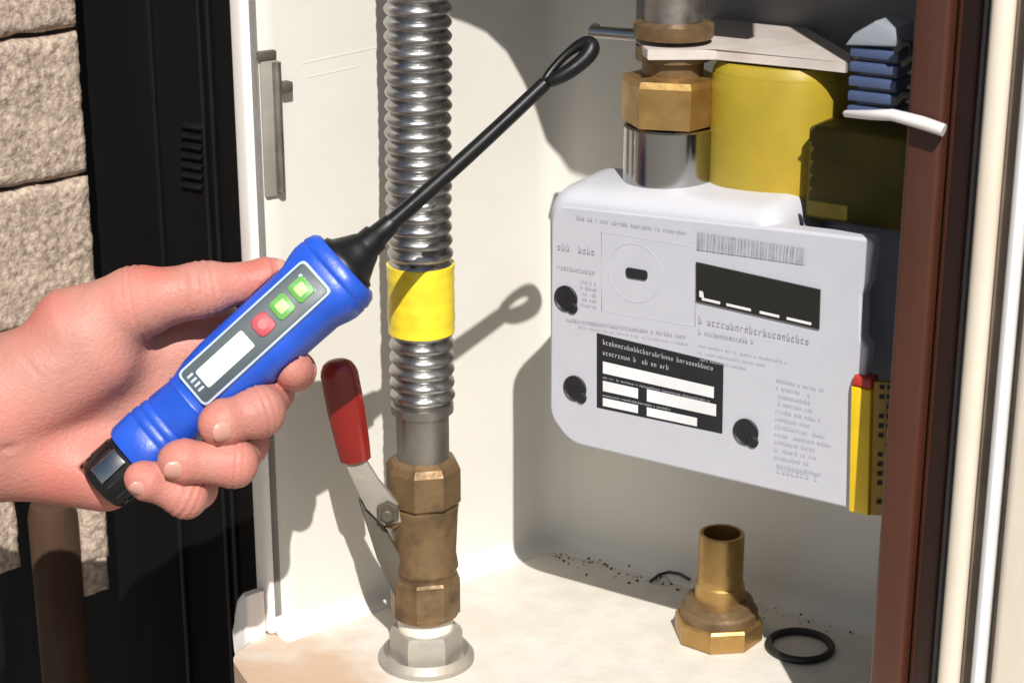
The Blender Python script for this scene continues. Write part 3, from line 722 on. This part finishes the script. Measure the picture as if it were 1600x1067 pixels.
# keypad panel, display, buttons
def tbox(bm, t0, t1, s0, s1, w0, w1, r=6, bev=1.2):
    pp = rounded([(t0, s0), (t1, s0), (t1, s1), (t0, s1)], r, 4)
    prism(bm, [TP(p[0], p[1], w0) for p in pp], TP(t0, s0, w1)-TP(t0, s0, w0), bev=bev*K)
bm = B(); tbox(bm, 206, 470, -35, 35, 47, 55.4, 9); rim = obj('panel_rim', bm, M['pline'], det)
bm = B(); tbox(bm, 210, 466, -31.5, 31.5, 50, 56.4, 7); pan = obj('keypad_panel', bm, M['pgrey'], det)
bm = B(); tbox(bm, 230, 326, -17, 17, 53, 57.6, 3); obj('display', bm, M['lcdw'], pan)
for t, m, m2 in ((357, 'red', 'lred'), (397, 'green', 'lgreen'), (436, 'green', 'lgreen')):
    bm = B(); tbox(bm, t-15.5, t+15.5, -17, 17, 53, 59, 9 if m == 'red' else 5); bt = obj('button', bm, M[m], pan, label=('red' if m == 'red' else 'green')+' button')
    bm = B()
    if m == 'red':
        lathe(bm, TP(t, 0, 58.8), TP(t, 0, 60)-TP(t, 0, 59), [(0, 8*K), (.8*K, 8*K)], 18)
    else:
        tbox(bm, t-9, t+9, -9, 9, 58.5, 59.8, 2, .2)
        tbox(bm, t-3, t+3, -4, 4, 59.5, 60.3, 1, .1)
    obj('icon', bm, M[m2], bt)
bm = B()
for k in range(5): tbox(bm, 446, 452, -20+k*8, -15+k*8, 55.9, 56.9, .5, .1)
for k in range(4): tbox(bm, 215, 226, -20+k*9, -16+k*9, 55.9, 56.9, .5, .1)
obj('printed_text', bm, M['pline'], pan, kind='stuff')

# ---- the hand: one continuous surface grown from a smooth distance field
STEP = 2.7
U0, U1, V0, V1, W0, W1 = -470, 530, 330, 880, -215, 135
us = np.arange(U0, U1, STEP); vs_ = np.arange(V0, V1, STEP); ws_ = np.arange(W0, W1, STEP)
X, Y, Z = np.meshgrid(us, vs_, ws_, indexing='ij'); X = X.astype(np.float32); Y = Y.astype(np.float32); Z = Z.astype(np.float32)
def cone(a, b, ra, rb, waist=0):
    ax_, ay_, az_ = a; dx, dy, dz = b[0]-ax_, b[1]-ay_, b[2]-az_
    h = np.clip(((X-ax_)*dx+(Y-ay_)*dy+(Z-az_)*dz)/(dx*dx+dy*dy+dz*dz), 0, 1)
    return np.sqrt((X-ax_-h*dx)**2+(Y-ay_-h*dy)**2+(Z-az_-h*dz)**2)-(ra+(rb-ra)*h-(waist*np.sin(h*3.1416) if waist else 0))
def smin(a, b, k):
    h = np.clip(.5+.5*(b-a)/k, 0, 1); return b+(a-b)*h-k*h*(1-h)
def chain(pts, rad, k=8, waist=3.5):
    d = None
    e = np.array(pts[-1], float)-np.array(pts[-2], float); e /= np.linalg.norm(e)
    pts = list(pts)+[tuple(np.array(pts[-1])+e*11)]; rad = [*rad, rad[-1]*.74]
    for p, q, a, b in zip(pts, pts[1:], rad, rad[1:]):
        c = cone(p, q, a, b, waist); d = c if d is None else smin(d, c, k)
    for p, q in zip(pts[1:-2], pts[2:-1]):                         # knuckle creases
        n_ = np.array(q, float)-np.array(p, float); n_ /= np.linalg.norm(n_)
        hh = (X-p[0])*n_[0]+(Y-p[1])*n_[1]+(Z-p[2])*n_[2]
        rr = np.sqrt((X-p[0])**2+(Y-p[1])**2+(Z-p[2])**2)
        d = d+np.where(rr < 70, 3.0*np.exp(-(hh/3.2)**2)+1.8*np.exp(-((hh-12)/3.2)**2)+1.4*np.exp(-((hh+11)/3.2)**2), 0)
    return d
FING = dict(
    index=([(325, 520, -112), (418, 560, -108), (455, 580, -55), (456, 577, -4)], [40, 36, 33, 31]),
    middle=([(300, 555, -112), (412, 612, -62), (408, 642, 38), (358, 658, 66)], [44, 41, 41, 36]),
    ring=([(265, 610, -112), (375, 695, -45), (370, 721, 48), (296, 716, 70)], [42, 39, 38, 34]),
    pinky=([(215, 665, -105), (300, 765, -28), (296, 772, 42), (241, 745, 70)], [38, 35, 34, 30]))
palm = None
for k_, (pts, rad) in FING.items():
    wr = {'index': (-40, 600, -70), 'middle': (-45, 640, -75), 'ring': (-45, 680, -75), 'pinky': (-40, 715, -65)}[k_]
    c = cone(wr, pts[0], 74, rad[0]+10); palm = c if palm is None else smin(palm, c, 30)
palm = smin(palm, cone((-470, 690, -80), (-40, 655, -62), 128, 100), 40)   # forearm and wrist
palm = smin(palm, cone((0, 632, -20), (135, 545, -22), 92, 84), 40)      # thenar
palm = smin(palm, cone((-10, 712, -42), (150, 744, -55), 66, 60), 34)    # heel of the palm
thumb = chain([(120, 520, -18), (215, 472, -2), (318, 452, -2), (418, 434, -28)], [78, 56, 43, 32], 14)
D = smin(palm, thumb, 18)
fd = None
for k_, (pts, rad) in FING.items():
    c = chain(pts, rad); fd = c if fd is None else smin(fd, c, 2.5)
D = smin(D, fd, 14)
# palm creases
def crease(pts, dep, wid):
    d = None
    for p, q in zip(pts, pts[1:]):
        c = cone(p, q, 0, 0); d = c if d is None else np.minimum(d, c)
    return dep*np.exp(-(d/wid)**2)
D = D+crease([(262, 560, 20), (200, 640, 35), (150, 690, 40), (90, 735, 35)], 7, 7)
D = D+crease([(20, 700, 45), (110, 690, 50), (170, 720, 20)], 5, 6)
D = D+crease([(40, 545, 60), (90, 600, 75)], 2.0, 5)
D = D+crease([(-60, 575, 60), (-40, 650, 70), (-50, 730, 50)], 3.0, 6)+crease([(-40, 565, 60), (-22, 640, 70), (-30, 725, 50)], 2.0, 5)
D = D+crease([(245, 520, 30), (275, 540, 10)], 2.5, 5)+crease([(225, 520, 40), (262, 548, 25)], 2.0, 4)
D = D+crease([(292, 416, 30), (300, 455, 48), (300, 490, 30)], 2.2, 4)+crease([(310, 416, 30), (318, 455, 45), (316, 490, 30)], 1.6, 4)
# hollow for the held tool
tt = (X-T0_.x)*A_.x+(Y-T0_.y)*A_.y; ss = (X-T0_.x)*Nn.x+(Y-T0_.y)*Nn.y
tab = np.array([(-20, 40, 38), (-8, 44, 42), (61, 48, 45)] + BODY); 
ta = np.interp(tt, tab[:, 0], tab[:, 1]); tb = np.interp(tt, tab[:, 0], tab[:, 2])
cr, sr = math.cos(ROLL), math.sin(ROLL); s1 = ss*cr-Z*sr; w1_ = ss*sr+Z*cr
TD = ((np.abs(s1)/ta)**2.8+(np.abs(w1_)/tb)**2.8)**(1/2.8)*48-48
TD = np.maximum(TD, np.maximum(-10-tt, tt-512))
D = np.maximum(D, -(TD-1.0))
D = np.maximum(D, -(X+452))
def surface_nets(D, org, st):
    ins = D < 0; n = np.array(D.shape)
    corners = [(i, j, k) for i in (0, 1) for j in (0, 1) for k in (0, 1)]
    sl = lambda o: tuple(slice(o[a], n[a]-1+o[a]) for a in range(3))
    cnt = sum(ins[sl(c)].astype(np.int8) for c in corners)
    act = (cnt > 0) & (cnt < 8)
    idx = -np.ones(act.shape, np.int64); ijk = np.argwhere(act); idx[act] = np.arange(len(ijk))
    acc = np.zeros((len(ijk), 3)); num = np.zeros(len(ijk))
    for a in corners:
        for ax in range(3):
            if a[ax]: continue
            b = list(a); b[ax] = 1
            da = D[tuple((ijk+np.array(a)).T)]; db = D[tuple((ijk+np.array(b)).T)]
            m = (da < 0) != (db < 0); t = np.where(m, da/np.where(m, da-db, 1), 0)
            p = np.tile(np.array(a, float), (len(ijk), 1)); p[:, ax] = t
            acc[m] += p[m]; num[m] += 1
    verts = np.array(org)+(ijk+acc/num[:, None])*st
    faces = []
    for ax in range(3):
        s0 = [slice(0, n[0]-1), slice(0, n[1]-1), slice(0, n[2]-1)]
        o1, o2 = (ax+1) % 3, (ax+2) % 3
        a = ins[s0[0], s0[1], s0[2]]; sh = [slice(0, n[i]-1) for i in range(3)]; sh[ax] = slice(1, n[ax]); b = ins[tuple(sh)]
        e = np.argwhere(a != b); e = e[(e[:, o1] > 0) & (e[:, o2] > 0)]
        flip = a[tuple(e.T)]
        d1 = np.zeros(3, int); d1[o1] = 1; d2 = np.zeros(3, int); d2[o2] = 1
        q = np.stack([idx[tuple((e-d1-d2).T)], idx[tuple((e-d2).T)], idx[tuple(e.T)], idx[tuple((e-d1).T)]], 1)
        q[~flip] = q[~flip][:, ::-1]; faces.append(q)
    return verts, np.concatenate(faces)
hv, hf = surface_nets(D, (U0, V0, W0), STEP)
wp = [LP(*v) for v in hv]
me = bpy.data.meshes.new('person'); org = LP(0, 660, -70)
me.from_pydata([tuple(p-org) for p in wp], [], [tuple(int(i) for i in q if i >= 0) for q in hf if (q >= 0).all()])
me.update(); me.materials.append(M['skin'])
for p in me.polygons: p.use_smooth = True
red = np.zeros(len(hv))                                         # blood colour of knuckles, pads and heel of the hand
spots = [(p, 30 if i else 42) for pts, rad in FING.values() for i, p in enumerate(pts[1:])] + [((240, 420, 10), 45), ((400, 420, 0), 34), ((90, 770, 0), 60), ((60, 480, 20), 45), ((170, 745, -20), 40)]
for p, r_ in spots: red = np.maximum(red, np.exp(-(np.linalg.norm(hv-np.array(p, float), axis=1)/(r_*1.25))**2))
at_ = me.attributes.new('blood', 'FLOAT', 'POINT'); at_.data.foreach_set('value', red.astype(np.float32))
hand = bpy.data.objects.new('person', me); COL.objects.link(hand); hand.location = org
hand['label'] = 'bare hand of a person gripping the blue detector from the left'; hand['category'] = 'person'
cs = hand.modifiers.new('smooth', 'CORRECTIVE_SMOOTH'); cs.iterations = 2; cs.use_only_smooth = True; cs.factor = .4
# fingernails
def nail(c, along, out, la, wa, th=3.2):
    along = Vector(along).normalized(); out = Vector(out); out = (out-along*out.dot(along)).normalized(); side = along.cross(out)
    bm = B(); bmesh.ops.create_uvsphere(bm, u_segments=20, v_segments=10, radius=1)
    for v in bm.verts:
        x, y, z = v.co
        x = math.copysign(abs(x)**.8, x); y = math.copysign(abs(y)**.8, y)
        q = Vector(c)+along*(x*la)+side*(y*wa)+out*(z*th-(y*y)*wa*.28-(x*x)*la*.06)
        v.co = LP(*q)
    obj('fingernail', bm, M['nail'], hand)
for k_, out, la, wa in (('middle', (.35, .30, .9), 24, 20), ('ring', (.2, .45, .88), 23, 19), ('pinky', (-.05, .55, .85), 19, 15)):
    pts, rad = FING[k_]; tip = Vector(pts[-1]); dip = Vector(pts[-2]); al = (tip-dip).normalized()
    o_ = Vector(out); o_ = (o_-al*o_.dot(al)).normalized()
    nail(tip+al*9+o_*(rad[-1]-2.4), al, o_, la*.9, wa*.85)
nail((424, 413, -10), (100, -18, -26), (.1, -.75, .65), 22, 16)
nail((476, 562, 2), (-8, -2, 47), (.75, -.5, .35), 17, 15)
# sleeve, beyond the left edge of the picture
bm = B(); tube(bm, [LP(-395, 686, -80), LP(-400, 686, -80), LP(-600, 700, -78), LP(-1000, 760, -60), LP(-1400, 900, -20)], [126*K, 140*K, 150*K, 170*K, 190*K], 28)
obj('sleeve', bm, M['cloth'], hand)
